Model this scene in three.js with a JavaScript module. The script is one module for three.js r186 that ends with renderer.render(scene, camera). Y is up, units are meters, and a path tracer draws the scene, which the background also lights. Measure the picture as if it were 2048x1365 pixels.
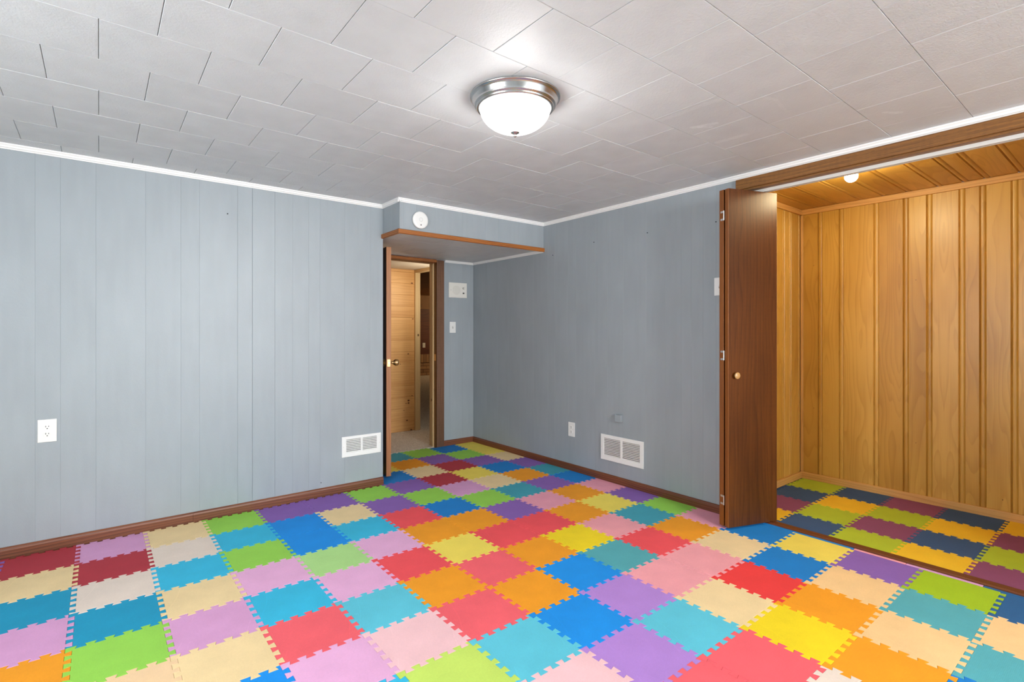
import * as THREE from 'three';
import { RoundedBoxGeometry } from 'three/addons/geometries/RoundedBoxGeometry.js';
import { mergeGeometries } from 'three/addons/utils/BufferGeometryUtils.js';
import { Brush, Evaluator, SUBTRACTION } from 'three-bvh-csg';
import { RectAreaLightUniformsLib } from 'three/addons/lights/RectAreaLightUniformsLib.js';

/* ------------------------------------------------------------------ camera, sky, daylight, exposure */
const scene = new THREE.Scene();
const renderer = new THREE.WebGLRenderer({ antialias: true });
renderer.toneMapping = THREE.LinearToneMapping;
renderer.toneMappingExposure = 1.04;
renderer.shadowMap.enabled = true;
RectAreaLightUniformsLib.init();

const camera = new THREE.PerspectiveCamera(2 * Math.atan(682.5 / 1033.42) * 180 / Math.PI, 2048 / 1365, 0.02, 60);
camera.position.set(-2.1126, 1.2432, 2.0333);
camera.lookAt(-2.1126 + Math.sin(0.674521), 1.2432, 2.0333 - Math.cos(0.674521));
camera.setViewOffset(2048, 1365, 0, 18.54, 2048, 1365);       // vertical lens shift: verticals stay upright

scene.background = new THREE.Color().setRGB(3.2, 3.4, 3.6);   // overcast sky beyond the windows
const XL = -3.9, XR = 1.205, ZB = -1.93, ZF = 6.6, H = 2.28;   // room: left, right, back, front, ceiling height
const WIN_F = { x0: -1.6, x1: 1.05, y0: 1.0, y1: 2.06 };     // window in the front wall (behind the camera)
const WIN_L = { z0: -0.2, z1: 1.5, y0: 1.0, y1: 1.95 };    // window in the left wall (outside the frame)
function daylight(w, h, intensity, pos, target) {              // the sky seen through one window
  const l = new THREE.RectAreaLight(new THREE.Color().setRGB(0.95, 0.985, 1.0), intensity, w, h);
  l.position.set(...pos); l.lookAt(...target); scene.add(l); return l;
}
daylight(WIN_F.x1 - WIN_F.x0 - 0.1, WIN_F.y1 - WIN_F.y0 - 0.1, 36, [(WIN_F.x0 + WIN_F.x1) / 2, (WIN_F.y0 + WIN_F.y1) / 2, ZF + 0.105], [(WIN_F.x0 + WIN_F.x1) / 2, (WIN_F.y0 + WIN_F.y1) / 2, 0]);
daylight(WIN_L.z1 - WIN_L.z0 - 0.1, WIN_L.y1 - WIN_L.y0 - 0.1, 15, [XL - 0.105, (WIN_L.y0 + WIN_L.y1) / 2, (WIN_L.z0 + WIN_L.z1) / 2], [0, (WIN_L.y0 + WIN_L.y1) / 2, (WIN_L.z0 + WIN_L.z1) / 2]);

/* ------------------------------------------------------------------ helpers */
let seedState = 12345;
const rnd = () => { seedState = (seedState * 1664525 + 1013904223) >>> 0; return seedState / 4294967296; };
const V3 = (x, y, z) => new THREE.Vector3(x, y, z);
const C = (r, g, b) => new THREE.Color().setRGB(r, g, b);
const taken = {};
function numbered(name) {
  const n = taken[name] = (taken[name] ?? -1) + 1;
  return n ? `${name}_${String(n).padStart(3, '0')}` : name;
}
function put(o, parent) { o.castShadow = o.receiveShadow = true; parent.add(o); return o; }
function part(name, geo, mat, parent, label) {
  const m = put(new THREE.Mesh(geo, mat), parent); m.name = name; if (label) m.userData.label = label; return m;
}
function thing(name, label, category, pos = [0, 0, 0], opt = {}) {
  const g = new THREE.Group(); g.name = numbered(name); g.position.set(...pos); scene.add(g);
  g.userData = { label, category }; if (opt.group) g.userData.group = opt.group; if (opt.kind) g.userData.kind = opt.kind;
  return g;
}
const structure = (name, label, category) => thing(name, label, category, [0, 0, 0], { kind: 'structure' });
// texture coordinates in metres, grain running along axis g (0 x, 1 y, 2 z)
function metreUV(geo, g = 1, ou = 0, ov = 0) {
  const q = geo.index ? geo.toNonIndexed() : geo, p = q.attributes.position, n = q.attributes.normal, uv = new Float32Array(p.count * 2);
  for (let i = 0; i < p.count; i++) {
    const c = [p.getX(i), p.getY(i), p.getZ(i)], a = [Math.abs(n.getX(i)), Math.abs(n.getY(i)), Math.abs(n.getZ(i))];
    const d = a[0] >= a[1] && a[0] >= a[2] ? 0 : a[1] >= a[2] ? 1 : 2;
    let ax = [0, 1, 2].filter(k => k !== d), v = ax.includes(g) ? g : ax[1], u = ax.find(k => k !== v);
    uv[2 * i] = c[u] + ou; uv[2 * i + 1] = c[v] + ov;
  }
  q.setAttribute('uv', new THREE.BufferAttribute(uv, 2)); return q;
}
function box(x0, x1, y0, y1, z0, z1, g = 1, r = 0, ou = 0, ov = 0) {
  const w = x1 - x0, h = y1 - y0, d = z1 - z0;
  const b = r ? new RoundedBoxGeometry(w, h, d, 2, Math.min(r, w / 2.01, h / 2.01, d / 2.01)) : new THREE.BoxGeometry(w, h, d);
  b.translate((x0 + x1) / 2, (y0 + y1) / 2, (z0 + z1) / 2); return metreUV(b, g, ou, ov);
}
// profile [[a,b],...] swept straight: a along A, b along B, from origin O by length along L (unit vectors, A x B = L)
function sweep(profile, O, A, B, L, len, g = 1, ou = 0, ov = 0) {
  const s = new THREE.Shape(profile.map(([a, b]) => new THREE.Vector2(a, b)));
  const e = new THREE.ExtrudeGeometry(s, { depth: len, bevelEnabled: false });
  e.applyMatrix4(new THREE.Matrix4().makeBasis(A, B, L).setPosition(O)); return metreUV(e, g, ou, ov);
}
const X = V3(1, 0, 0), Y = V3(0, 1, 0), Z = V3(0, 0, 1), nX = V3(-1, 0, 0), nY = V3(0, -1, 0), nZ = V3(0, 0, -1);
function cyl(r0, r1, h, seg = 24) { return new THREE.CylinderGeometry(r0, r1, h, seg); }

/* ------------------------------------------------------------------ computed textures */
function hash(ix, iy, s) { let h = (ix * 374761393 + iy * 668265263 + s * 1274126177) | 0; h = Math.imul(h ^ (h >>> 13), 1274126177); return ((h ^ (h >>> 16)) >>> 0) / 4294967296; }
function vn(x, y, s) {
  const ix = Math.floor(x), iy = Math.floor(y); let fx = x - ix, fy = y - iy; fx = fx * fx * (3 - 2 * fx); fy = fy * fy * (3 - 2 * fy);
  const a = hash(ix, iy, s), b = hash(ix + 1, iy, s), c = hash(ix, iy + 1, s), d = hash(ix + 1, iy + 1, s);
  return a + (b - a) * fx + (c - a) * fy + (a - b - c + d) * fx * fy;
}
const fbm = (x, y, s, o = 3) => { let v = 0, a = 0.5, t = 0; for (let i = 0; i < o; i++) { v += a * vn(x, y, s + i * 17); t += a; a *= 0.5; x *= 2.03; y *= 2.03; } return v / t; };
function texture(w, h, sizeU, sizeV, f, srgb = true) {
  const d = new Uint8Array(w * h * 4);
  for (let y = 0; y < h; y++) for (let x = 0; x < w; x++) {
    const c = f(x / w, y / h), k = (y * w + x) * 4;
    d[k] = Math.max(0, Math.min(255, c[0])); d[k + 1] = Math.max(0, Math.min(255, c[1])); d[k + 2] = Math.max(0, Math.min(255, c[2])); d[k + 3] = 255;
  }
  const t = new THREE.DataTexture(d, w, h); t.wrapS = t.wrapT = THREE.MirroredRepeatWrapping; t.magFilter = THREE.LinearFilter; t.minFilter = THREE.LinearMipmapLinearFilter; t.generateMipmaps = true;
  if (srgb) t.colorSpace = THREE.SRGBColorSpace; t.repeat.set(1 / sizeU, 1 / sizeV); t.needsUpdate = true; return t;
}
const mix3 = (a, b, t) => [a[0] + (b[0] - a[0]) * t, a[1] + (b[1] - a[1]) * t, a[2] + (b[2] - a[2]) * t];
// wood: u across, v along the grain (metres su x sv); light and dark are sRGB 0-255
function wood(seed, light, dark, { su = 0.6, sv = 2.4, w = 512, h = 1024, rings = 26, warp = 1.2, fine = 0.35, ring = 0.5, blotch = 0.3, pores = 0, knots = [] } = {}) {
  return texture(w, h, su, sv, (u, v) => {
    let x = u * su, y = v * sv, kd = 0;
    for (const [kx, ky, kr] of knots) {
      const dx = x - kx, dy = (y - ky) * 0.62, q = Math.sqrt(dx * dx + dy * dy);
      x += dx / (q + 1e-4) * kr * 0.9 * Math.exp(-q / (kr * 1.6));
      if (q < kr) kd = Math.max(kd, 1 - q / kr); 
    }
    const field = x * rings + warp * (fbm(x * 5, y * 0.8, seed, 3) * 4 + fbm(x * 14, y * 2.2, seed + 5, 2));
    const fr = field - Math.floor(field), rg = Math.pow(fr, 2.2) * (fr < 0.93 ? 1 : (1 - fr) / 0.07);
    const fi = vn(x * 900, y * 9, seed + 9) * 0.6 + vn(x * 330, y * 4, seed + 11) * 0.4;
    const bl = fbm(x * 4.5, y * 1.3, seed + 21, 3);
    let t = ring * rg + fine * (fi - 0.35) + blotch * (bl - 0.4) * 1.6;
    if (pores && vn(x * 1500, y * 34, seed + 31) > 0.74) t += pores;
    t = Math.max(0, Math.min(1.15, t));
    let c = mix3(light, dark, t);
    if (kd > 0) c = mix3(c, [dark[0] * 0.5, dark[1] * 0.42, dark[2] * 0.35], Math.min(1, kd * 2.2));
    return c;
  });
}
const grey = (f, w, h, su, sv) => texture(w, h, su, sv, (u, v) => { const k = 255 * f(u, v); return [k, k, k]; }, false);

const std = (o) => new THREE.MeshStandardMaterial({ roughness: 0.6, metalness: 0, ...o });

// painted panelling: faint roller texture
const paintBump = grey((u, v) => 0.5 * fbm(u * 60, v * 60, 3, 2) + 0.5 * fbm(u * 190, v * 190, 7, 2), 512, 512, 0.6, 0.6);
const paintMap = texture(256, 512, 1.4, 2.8, (u, v) => { const k = 250 * (0.965 + 0.05 * (fbm(u * 6, v * 10, 40, 3) - 0.5) + 0.02 * (vn(u * 60, v * 14, 44) - 0.5)); return [k, k, k]; });
const bluePaint = std({ color: C(0.37, 0.415, 0.447), map: paintMap, roughness: 0.42, bumpMap: paintBump, bumpScale: 0.00025 });
const wallBody = std({ color: C(0.45, 0.5, 0.55), roughness: 0.7 });
const whiteTrim = std({ color: C(0.86, 0.86, 0.85), roughness: 0.35 });
const whitePlastic = std({ color: C(0.82, 0.82, 0.8), roughness: 0.35 });
const whiteMetal = std({ color: C(0.84, 0.84, 0.82), roughness: 0.4 });
const blackHole = std({ color: C(0.012, 0.011, 0.01), roughness: 0.9 });
const ductSteel = std({ color: C(0.3, 0.3, 0.29), roughness: 0.6, metalness: 0.2 });
const nickel = std({ color: C(0.56, 0.555, 0.545), metalness: 1, roughness: 0.24 });
const brass = std({ color: C(0.72, 0.46, 0.2), metalness: 1, roughness: 0.28 });
const steel = std({ color: C(0.75, 0.74, 0.72), metalness: 1, roughness: 0.35 });

// ceiling tile: fine stippled mineral fibre, matt paint
const tileBump = grey((u, v) => 0.55 * vn(u * 110, v * 110, 61) + 0.45 * vn(u * 46, v * 46, 63), 512, 512, 0.36, 0.36);
const tileMats = [0.79, 0.775, 0.8].map((k, i) => std({ color: C(k * 0.955, k, k * 1.03), map: texture(256, 256, 0.5, 0.5, (u, v) => { const q = 250 * (0.975 + 0.05 * (fbm(u * 5, v * 5, 70 + i, 3) - 0.5)); return [q, q, q]; }), roughness: 0.5, bumpMap: tileBump, bumpScale: 0.0007 }));
// dabs of white filler rubbed over some tiles on the closet side (own outlines, ragged edges)
const dabs = [[0.036, 0.461, 0.045, 0.802, 0.02, 0.5], [0.24, 0.56, 0.283, 0.658, 0.016, 1], [0.26, 0.58, 0.31, 0.62, 0.01, 0.9], [0.529, 0.526, 0.542, 0.673, 0.02, 0.6], [0.163, 0.946, 0.248, 0.964, 0.012, 0.35], [0.248, 0.964, 0.389, 0.943, 0.01, 0.3], [0.79, 1.229, 0.845, 1.273, 0.013, 0.9], [0.915, 1.378, 0.937, 1.437, 0.012, 0.6]];
const smearMap = texture(768, 768, 1.3, 1.5, (u, v) => {
  const x = u * 1.3, z = v * 1.5; let k = 0.975 + 0.05 * (fbm(u * 12, v * 14, 70, 3) - 0.5);
  for (const [x0, z0, x1, z1, w, a] of dabs) {
    const dx = x1 - x0, dz = z1 - z0, t = Math.max(0, Math.min(1, ((x - x0) * dx + (z - z0) * dz) / (dx * dx + dz * dz)));
    const q = Math.hypot(x - x0 - t * dx, z - z0 - t * dz) + 0.016 * (fbm(x * 40, z * 40, 75, 3) - 0.5);
    if (q < w) k += 0.085 * a * (0.4 + 0.6 * vn(x * 160, z * 60, 79)) * Math.min(1, (w - q) / 0.004);
  }
  return [240 * k, 240 * k, 240 * k];
});
const smearMat = std({ color: C(0.788, 0.825, 0.85), map: smearMap, roughness: 0.5, bumpMap: tileBump, bumpScale: 0.0007 });

/* ------------------------------------------------------------------ wood materials */
const baseWood = std({ map: wood(101, [128, 74, 46], [64, 32, 18], { su: 0.3, sv: 1.6, rings: 60, warp: 1.6, ring: 0.65, fine: 0.4 }), roughness: 0.45 });
const soffitWood = std({ map: wood(111, [204, 124, 48], [78, 38, 12], { su: 0.2, sv: 1.2, rings: 90, warp: 1.5, ring: 0.9, fine: 0.3 }), roughness: 0.5 });
const oakWood = std({ map: wood(121, [148, 98, 40], [78, 46, 15], { su: 0.3, sv: 1.2, rings: 50, warp: 1.0, ring: 0.35, fine: 0.5, pores: 0.35 }), roughness: 0.5 });
const casingWood = std({ map: wood(126, [120, 82, 56], [66, 42, 26], { su: 0.3, sv: 1.2, rings: 50, warp: 1.0, ring: 0.35, fine: 0.5, pores: 0.3 }), roughness: 0.5 });
const doorEdgeWood = std({ map: wood(129, [186, 124, 76], [136, 78, 40], { su: 0.3, sv: 1.6, rings: 40, ring: 0.3, fine: 0.4 }), roughness: 0.5 });
const doorFaceWood = std({ map: wood(130, [96, 54, 28], [48, 24, 10], { su: 0.5, sv: 1.8, rings: 30, ring: 0.4, fine: 0.5 }), roughness: 0.4 });
const bifoldWood = new THREE.MeshPhysicalMaterial({ specularIntensity: 0.55, map: wood(131, [92, 49, 10], [48, 20, 1], { su: 0.4, sv: 2.2, rings: 26, warp: 1.3, ring: 0.3, fine: 0.55, blotch: 0.5, pores: 0.16 }), roughness: 0.4 });
const bifoldEdge = std({ map: wood(136, [142, 84, 34], [96, 50, 16], { su: 0.3, sv: 2.2, rings: 30, ring: 0.25, fine: 0.4 }), roughness: 0.35 });
const closetTones = [[[206, 158, 70], [158, 108, 34]], [[198, 148, 62], [148, 98, 30]], [[212, 164, 78], [164, 114, 40]]];
const closetWood = closetTones.map(([a, b], i) => std({ map: wood(141 + i * 9, a, b, { su: 0.5, sv: 2.6, rings: 17, warp: 2.1, ring: 0.3, fine: 0.26, blotch: 0.6, knots: [[0.09, 0.5, 0.003], [0.3, 1.4, 0.003], [0.42, 2.0, 0.0025]] }), roughness: 0.36 }));
const closetTrim = std({ map: wood(171, [216, 162, 92], [166, 110, 50], { su: 0.3, sv: 1.4, rings: 30, ring: 0.4, fine: 0.3, knots: [[0.07, 0.4, 0.01], [0.21, 1.0, 0.012]] }), roughness: 0.45 });
const pineKnots = []; for (let k = 0; k < 26; k++) pineKnots.push([0.03 + 0.94 * hash(k, 1, 9), 0.05 + 1.5 * hash(k, 2, 9), 0.006 + 0.012 * hash(k, 3, 9)]);
const hallPine = [0, 1].map(i => std({ map: wood(181 + i * 7, [222, 172, 110], [178, 118, 60], { su: 1.0, sv: 1.6, rings: 30, warp: 1.1, ring: 0.3, fine: 0.35, blotch: 0.5, knots: pineKnots.map(([a, b, r]) => [i ? 1 - a : a, b, r * 0.7]) }), roughness: 0.5 }));
const paleTrim = std({ map: wood(191, [222, 194, 146], [182, 146, 98], { su: 0.3, sv: 2, rings: 30, ring: 0.3, fine: 0.3, knots: [[0.1, 0.5, 0.011], [0.16, 1.2, 0.012]] }), roughness: 0.5 });
const darkCedar = std({ map: wood(195, [104, 48, 22], [52, 20, 10], { su: 1, sv: 2, rings: 18, ring: 0.5, fine: 0.3 }), roughness: 0.6 });
const oliveWood = std({ map: wood(197, [140, 92, 34], [88, 54, 16], { su: 1, sv: 2, rings: 18, ring: 0.4, fine: 0.3 }), roughness: 0.6 });
const thresholdWood = std({ map: wood(199, [112, 58, 28], [58, 28, 12], { su: 0.2, sv: 1.4, rings: 70, ring: 0.5, fine: 0.4 }), roughness: 0.4 });
const carpetMap = texture(512, 512, 0.6, 0.6, (u, v) => { const n = 0.55 * vn(u * 128, v * 128, 91) + 0.45 * vn(u * 60, v * 60, 93); return mix3([160, 150, 138], [232, 224, 212], n); });
const carpet = std({ map: carpetMap, roughness: 1, bumpMap: grey((u, v) => vn(u * 128, v * 128, 91), 512, 512, 0.6, 0.6), bumpScale: 0.004 });

/* ------------------------------------------------------------------ floor slab */
const slab = std({ color: C(0.3, 0.29, 0.27), roughness: 0.9 });
{
  const f = structure('floor', 'grey concrete floor slab under the foam mats', 'floor');
  part('slab', box(XL - 0.1, 2.7, -0.16, -0.012, -2.86, ZF + 0.1), slab, f);
  const c = structure('floor_hallway', 'beige speckled carpet beyond the open doorway', 'carpet');
  part('carpet', box(-1.6, 9, -0.15, -0.001, -11.5, -2.862), carpet, c);
}

/* ------------------------------------------------------------------ painted panel walls */
// openings cut through boards and wall for the vents (x0, x1, y0, y1, z0, z1)
const VENT_L = [-0.608, -0.349, 0.292, 0.403, ZB - 0.112, ZB + 0.02], VENT_R = [XR - 0.02, XR + 0.13, 0.205, 0.36, -0.876, -0.498];
const csg = new Evaluator();
function cutHole(geo, hole) {
  geo.computeBoundingBox(); const b = geo.boundingBox, [x0, x1, y0, y1, z0, z1] = hole;
  if (b.max.x < x0 || b.min.x > x1 || b.max.y < y0 || b.min.y > y1 || b.max.z < z0 || b.min.z > z1) return geo;
  const A = new Brush(geo), B = new Brush(box(...hole)); A.updateMatrixWorld(); B.updateMatrixWorld();
  const out = csg.evaluate(A, B, SUBTRACTION).geometry; out.clearGroups(); return out;
}
// boards with eased edges between the grooves; axis 'x' (wall faces +z at z = face) or 'z' (wall faces -x at x = face)
function boards(parent, axis, face, cuts, y0, y1, t = 0.006, hole = null) {
  for (let k = 0; k + 1 < cuts.length; k++) {
    const a = cuts[k], b = cuts[k + 1], w = b - a, c = 0.0008, g = a === -1.272 || b === -1.272 ? 0.0006 : 0.00002;
    const prof = [[g, 0], [w - g, 0], [w - g, t - c], [w - g - c, t], [g + c, t], [g, t - c]];
    const geo = axis === 'x' ? sweep(prof, V3(a, y1, face - t), X, Z, nY, y1 - y0, 1, rnd(), rnd())
      : sweep(prof, V3(face + t, y1, a), Z, nX, nY, y1 - y0, 1, rnd(), rnd());
    part('panel_board', hole ? cutHole(geo, hole) : geo, bluePaint, parent);
  }
}
const backWall = structure('wall_back', 'long pale blue-grey panelled wall with vertical grooves', 'wall');
part('wall_body', cutHole(box(XL, -0.302, -0.012, H, ZB - 0.11, ZB - 0.0061), VENT_L), wallBody, backWall);
boards(backWall, 'x', ZB, [XL, -3.7, -3.5, -3.3, -3.1, -2.9, -2.72, -2.6, -2.394, -2.286, -2.126, -1.884, -1.696, -1.592, -1.366, -1.272, -1.124, -1.004, -0.889, -0.805, -0.616, -0.407, -0.2957], -0.012, H, 0.006, VENT_L);
const nailMat = std({ color: C(0.02, 0.02, 0.02), roughness: 0.6, metalness: 0.5 });
function nail(parent, x, y, z, ax, r = 0.004) { const g = cyl(r, r, 0.005, 10); g.rotateX(ax === 'z' ? Math.PI / 2 : 0); g.rotateZ(ax === 'x' ? Math.PI / 2 : 0); g.translate(x, y, z); part('nail', g, nailMat, parent, 'small black nail'); }
nail(backWall, -1.427, 2.048, ZB + 0.001, 'z'); nail(backWall, -0.797, 0.098, ZB + 0.001, 'z', 0.003);

const alcoveSide = structure('wall_alcove', 'short partition side wall behind the open door', 'wall');
part('wall_body', box(-0.3018, -0.2957, -0.012, 2.02, -2.82, ZB - 0.0063, 1), bluePaint, alcoveSide);
part('wall_body', box(-0.41, -0.3025, -0.012, H, -2.82, ZB - 0.111, 1), wallBody, alcoveSide);

const ZA = -2.82;
const doorX0 = -0.085, doorX1 = 0.722, doorTop = 1.985;
const alcoveWall = structure('wall_doorway', 'narrow pale blue wall beside the open door', 'wall');
part('wall_body', box(-0.41, doorX0 - 0.02, -0.012, 2.3, ZA - 0.12, ZA - 0.0061), wallBody, alcoveWall);
part('wall_body', box(doorX1 + 0.02, 1.3, -0.012, 2.3, ZA - 0.12, ZA - 0.0061), wallBody, alcoveWall);
part('wall_body', box(doorX0 - 0.02, doorX1 + 0.02, doorTop + 0.02, 2.3, ZA - 0.12, ZA - 0.0061), wallBody, alcoveWall);
boards(alcoveWall, 'x', ZA, [doorX1 + 0.02, 0.9, 1.06, 1.211], -0.012, 2.02);
boards(alcoveWall, 'x', ZA, [-0.3, -0.2, doorX0 - 0.02], -0.012, 2.02);

const rightWall = structure('wall_right', 'grey-blue panelled wall between the doorway and the closet', 'wall');
part('wall_body', cutHole(box(XR + 0.0061, XR + 0.12, -0.012, H, -2.94, 0.31), VENT_R), wallBody, rightWall);
boards(rightWall, 'z', XR, [ZA, -2.648, -2.554, -2.36, -2.165, -1.971, -1.78, -1.57, -1.474, -1.304, -1.203, -0.978, -0.839, -0.67, -0.45, -0.273, -0.137, -0.056, 0.035, 0.133, 0.31], -0.012, H, 0.006, VENT_R);
part('wall_body', box(XR, XR + 0.12, 2.2, H, 0.31, 2.45), bluePaint, rightWall);
part('wall_body', box(XR, XR + 0.12, -0.012, H, 2.45, ZF + 0.1), bluePaint, structure('wall_right_front', 'stretch of blue-grey wall right of the closet opening', 'wall'));
for (const [z, y] of [[-0.436, 2.01], [-0.989, 2.011], [-1.502, 1.959], [0.133, 2.0]]) nail(rightWall, XR - 0.001, y, z, 'x');

// walls behind the camera, each with a real window opening
function wallWithWindow(name, label, axis, at, out, a0, a1, w0, w1, y0, y1) {
  const g = structure(name, label, 'wall');
  const bx = (p0, p1, q0, q1) => axis === 'x' ? box(p0, p1, q0, q1, Math.min(at, at + out), Math.max(at, at + out)) : box(Math.min(at, at + out), Math.max(at, at + out), q0, q1, p0, p1);
  part('wall_body', bx(a0, w0, -0.012, H), bluePaint, g); part('wall_body', bx(w1, a1, -0.012, H), bluePaint, g);
  part('wall_body', bx(w0, w1, -0.012, y0), bluePaint, g); part('wall_body', bx(w0, w1, y1, H), bluePaint, g);
}
wallWithWindow('wall_front', 'blue-grey wall with a window behind the viewer', 'x', ZF, 0.1, XL - 0.1, XR, WIN_F.x0, WIN_F.x1, WIN_F.y0, WIN_F.y1);
wallWithWindow('wall_left', 'blue-grey wall with a window left of the viewer', 'z', XL, -0.1, ZB - 0.11, ZF, WIN_L.z0, WIN_L.z1, WIN_L.y0, WIN_L.y1);
const glassPane = new THREE.MeshPhysicalMaterial({ color: 0xffffff, roughness: 0.02, transmission: 1, thickness: 0, ior: 1.45 });
function slider(name, label, axis, at, a0, a1, y0, y1) {
  const g = structure(name, label, 'window'), d = 0.05, mid = (a0 + a1) / 2;
  const bx = (p0, p1, q0, q1, t0, t1) => axis === 'x' ? box(p0, p1, q0, q1, at + t0, at + t1) : box(at - t1, at - t0, q0, q1, p0, p1);
  const f = 0.035;
  part('frame_rail', bx(a0, a1, y0, y0 + f, 0.02, 0.02 + d), whiteTrim, g); part('frame_rail', bx(a0, a1, y1 - f, y1, 0.02, 0.02 + d), whiteTrim, g);
  part('frame_stile', bx(a0, a0 + f, y0 + f, y1 - f, 0.02, 0.02 + d), whiteTrim, g); part('frame_stile', bx(a1 - f, a1, y0 + f, y1 - f, 0.02, 0.02 + d), whiteTrim, g);
  part('meeting_stile', bx(mid - f, mid + f, y0 + f, y1 - f, 0.02, 0.02 + d), whiteTrim, g);
  part('pane', bx(a0 + f, mid - f, y0 + f, y1 - f, 0.043, 0.046), glassPane, g); part('pane', bx(mid + f, a1 - f, y0 + f, y1 - f, 0.043, 0.046), glassPane, g);
}
slider('window_1', 'two-pane white sliding window in the wall behind the viewer', 'x', ZF, WIN_F.x0, WIN_F.x1, WIN_F.y0, WIN_F.y1);
slider('window_2', 'two-pane white sliding window in the wall left of the viewer', 'z', XL, WIN_L.z0, WIN_L.z1, WIN_L.y0, WIN_L.y1);

/* ------------------------------------------------------------------ ceiling of square tiles laid in staggered rows */
const ceiling = structure('ceiling', 'white ceiling of square textured tiles in staggered rows', 'ceiling');
part('ceiling_deck', box(XL - 0.1, 2.7, H + 0.013, H + 0.12, ZB - 0.12, ZF + 0.1), slab, ceiling);
const P = 0.3264;
const farTiles = [];
function ceilingTile(parent, x0, x1, z0, z1, y, mat, far = false) {
  if (x1 - x0 < 0.012 || z1 - z0 < 0.012) return;
  const g = 0.0009, gz = 0.0006, c = 0.0016, t = 0.0125, a = x0 + g, b = x1 - g, d = z0 + gz, e = z1 - gz;
  const top = [[a, d], [b, d], [b, e], [a, e]], low = [[a + c, d + c], [b - c, d + c], [b - c, e - c], [a + c, e - c]];
  const v = [], q = (p0, p1, p2, p3) => v.push(...p0, ...p1, ...p2, ...p0, ...p2, ...p3), at = (s, k, yy) => [s[k][0], yy, s[k][1]];
  q(at(low, 0, y), at(low, 1, y), at(low, 2, y), at(low, 3, y));                      // face, seen from below
  for (let k = 0; k < 4; k++) { const n = (k + 1) % 4; q(at(top, k, y + c), at(top, n, y + c), at(low, n, y), at(low, k, y)); q(at(top, k, y + t), at(top, n, y + t), at(top, n, y + c), at(top, k, y + c)); }
  q(at(top, 3, y + t), at(top, 2, y + t), at(top, 1, y + t), at(top, 0, y + t));
  const geo = new THREE.BufferGeometry(); geo.setAttribute('position', new THREE.BufferAttribute(new Float32Array(v), 3)); geo.computeVertexNormals();
  if (far) { farTiles.push(metreUV(geo, 2, rnd() * 3, rnd() * 3)); return; }
  return part('ceiling_tile', mat === smearMat ? metreUV(geo, 2) : metreUV(geo, 2, rnd() * 3, rnd() * 3), mat, parent);
}
for (let r = -6; r < 22; r++) {
  let z0 = -0.157 + P * r, z1 = z0 + P; if (z1 < ZB || z0 > ZF) continue; z0 = Math.max(z0, ZB); z1 = Math.min(z1, ZF);
  const off = ((r % 2) + 2) % 2 ? -2.113 : -1.952;
  for (let k = -7; k < 13; k++) {
    let x0 = off + P * k, x1 = x0 + P; if (x1 < XL || x0 > XR) continue; x0 = Math.max(x0, XL); x1 = Math.min(x1, XR);
    ceilingTile(ceiling, x0, x1, z0, z1, H + (rnd() - 0.5) * 0.0008, x0 > -0.05 && z0 > 0 && z1 < 1.5 && x0 < XR ? smearMat : tileMats[Math.floor(rnd() * 3)], z0 > 2.2 || x1 < -2.95);
  }
}
part('ceiling_tiles', mergeGeometries(farTiles), tileMats[0], ceiling, 'tiles of the ceiling behind the viewer').userData.kind = 'stuff';

/* ------------------------------------------------------------------ dropped soffit over the doorway */
const ZS = -1.632, YS = 2.022;
const soffit = structure('wall_soffit', 'dropped pale blue box soffit over the doorway', 'soffit');
part('soffit_body', box(-0.289, XR, YS + 0.014, H, -2.94, ZS - 0.0061), wallBody, soffit);
boards(soffit, 'x', ZS, [-0.289, -0.262, -0.15, 0.02, 0.28, 0.52, 0.66, 0.9, 1.06, XR], YS, H);
part('panel_board', box(-0.2955, -0.2892, YS, H, ZB + 0.0005, ZS, 1), bluePaint, soffit);
for (let r = 0; r < 4; r++) for (let k = 0; k < 6; k++) {
  const z1 = ZS - 0.002 - r * P, z0 = Math.max(z1 - P, ZA), x0 = Math.max(-0.295, -0.46 + k * P + (r % 2) * P / 2), x1 = Math.min(XR, -0.46 + (k + 1) * P + (r % 2) * P / 2);
  if (z0 < z1 && x0 < x1) ceilingTile(soffit, x0, x1, z0, z1, YS, tileMats[(r + k) % 3]);
}
const trim1 = structure('trim_1', 'orange-brown wood strip along the lower edge of the soffit', 'trim');
const sp = [[0, 0], [0.013, 0], [0.016, 0.004], [0.016, 0.032], [0.012, 0.036], [0, 0.036]];
part('strip', sweep(sp.map(([a, b]) => [-a, b]), V3(-0.2957, 2.004, ZB + 0.001), X, Y, Z, ZS - ZB - 0.002, 2), soffitWood, trim1);
part('strip', sweep(sp, V3(XR - 0.002, 2.004, ZS), Z, Y, nX, XR + 0.31, 0), soffitWood, trim1);

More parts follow.
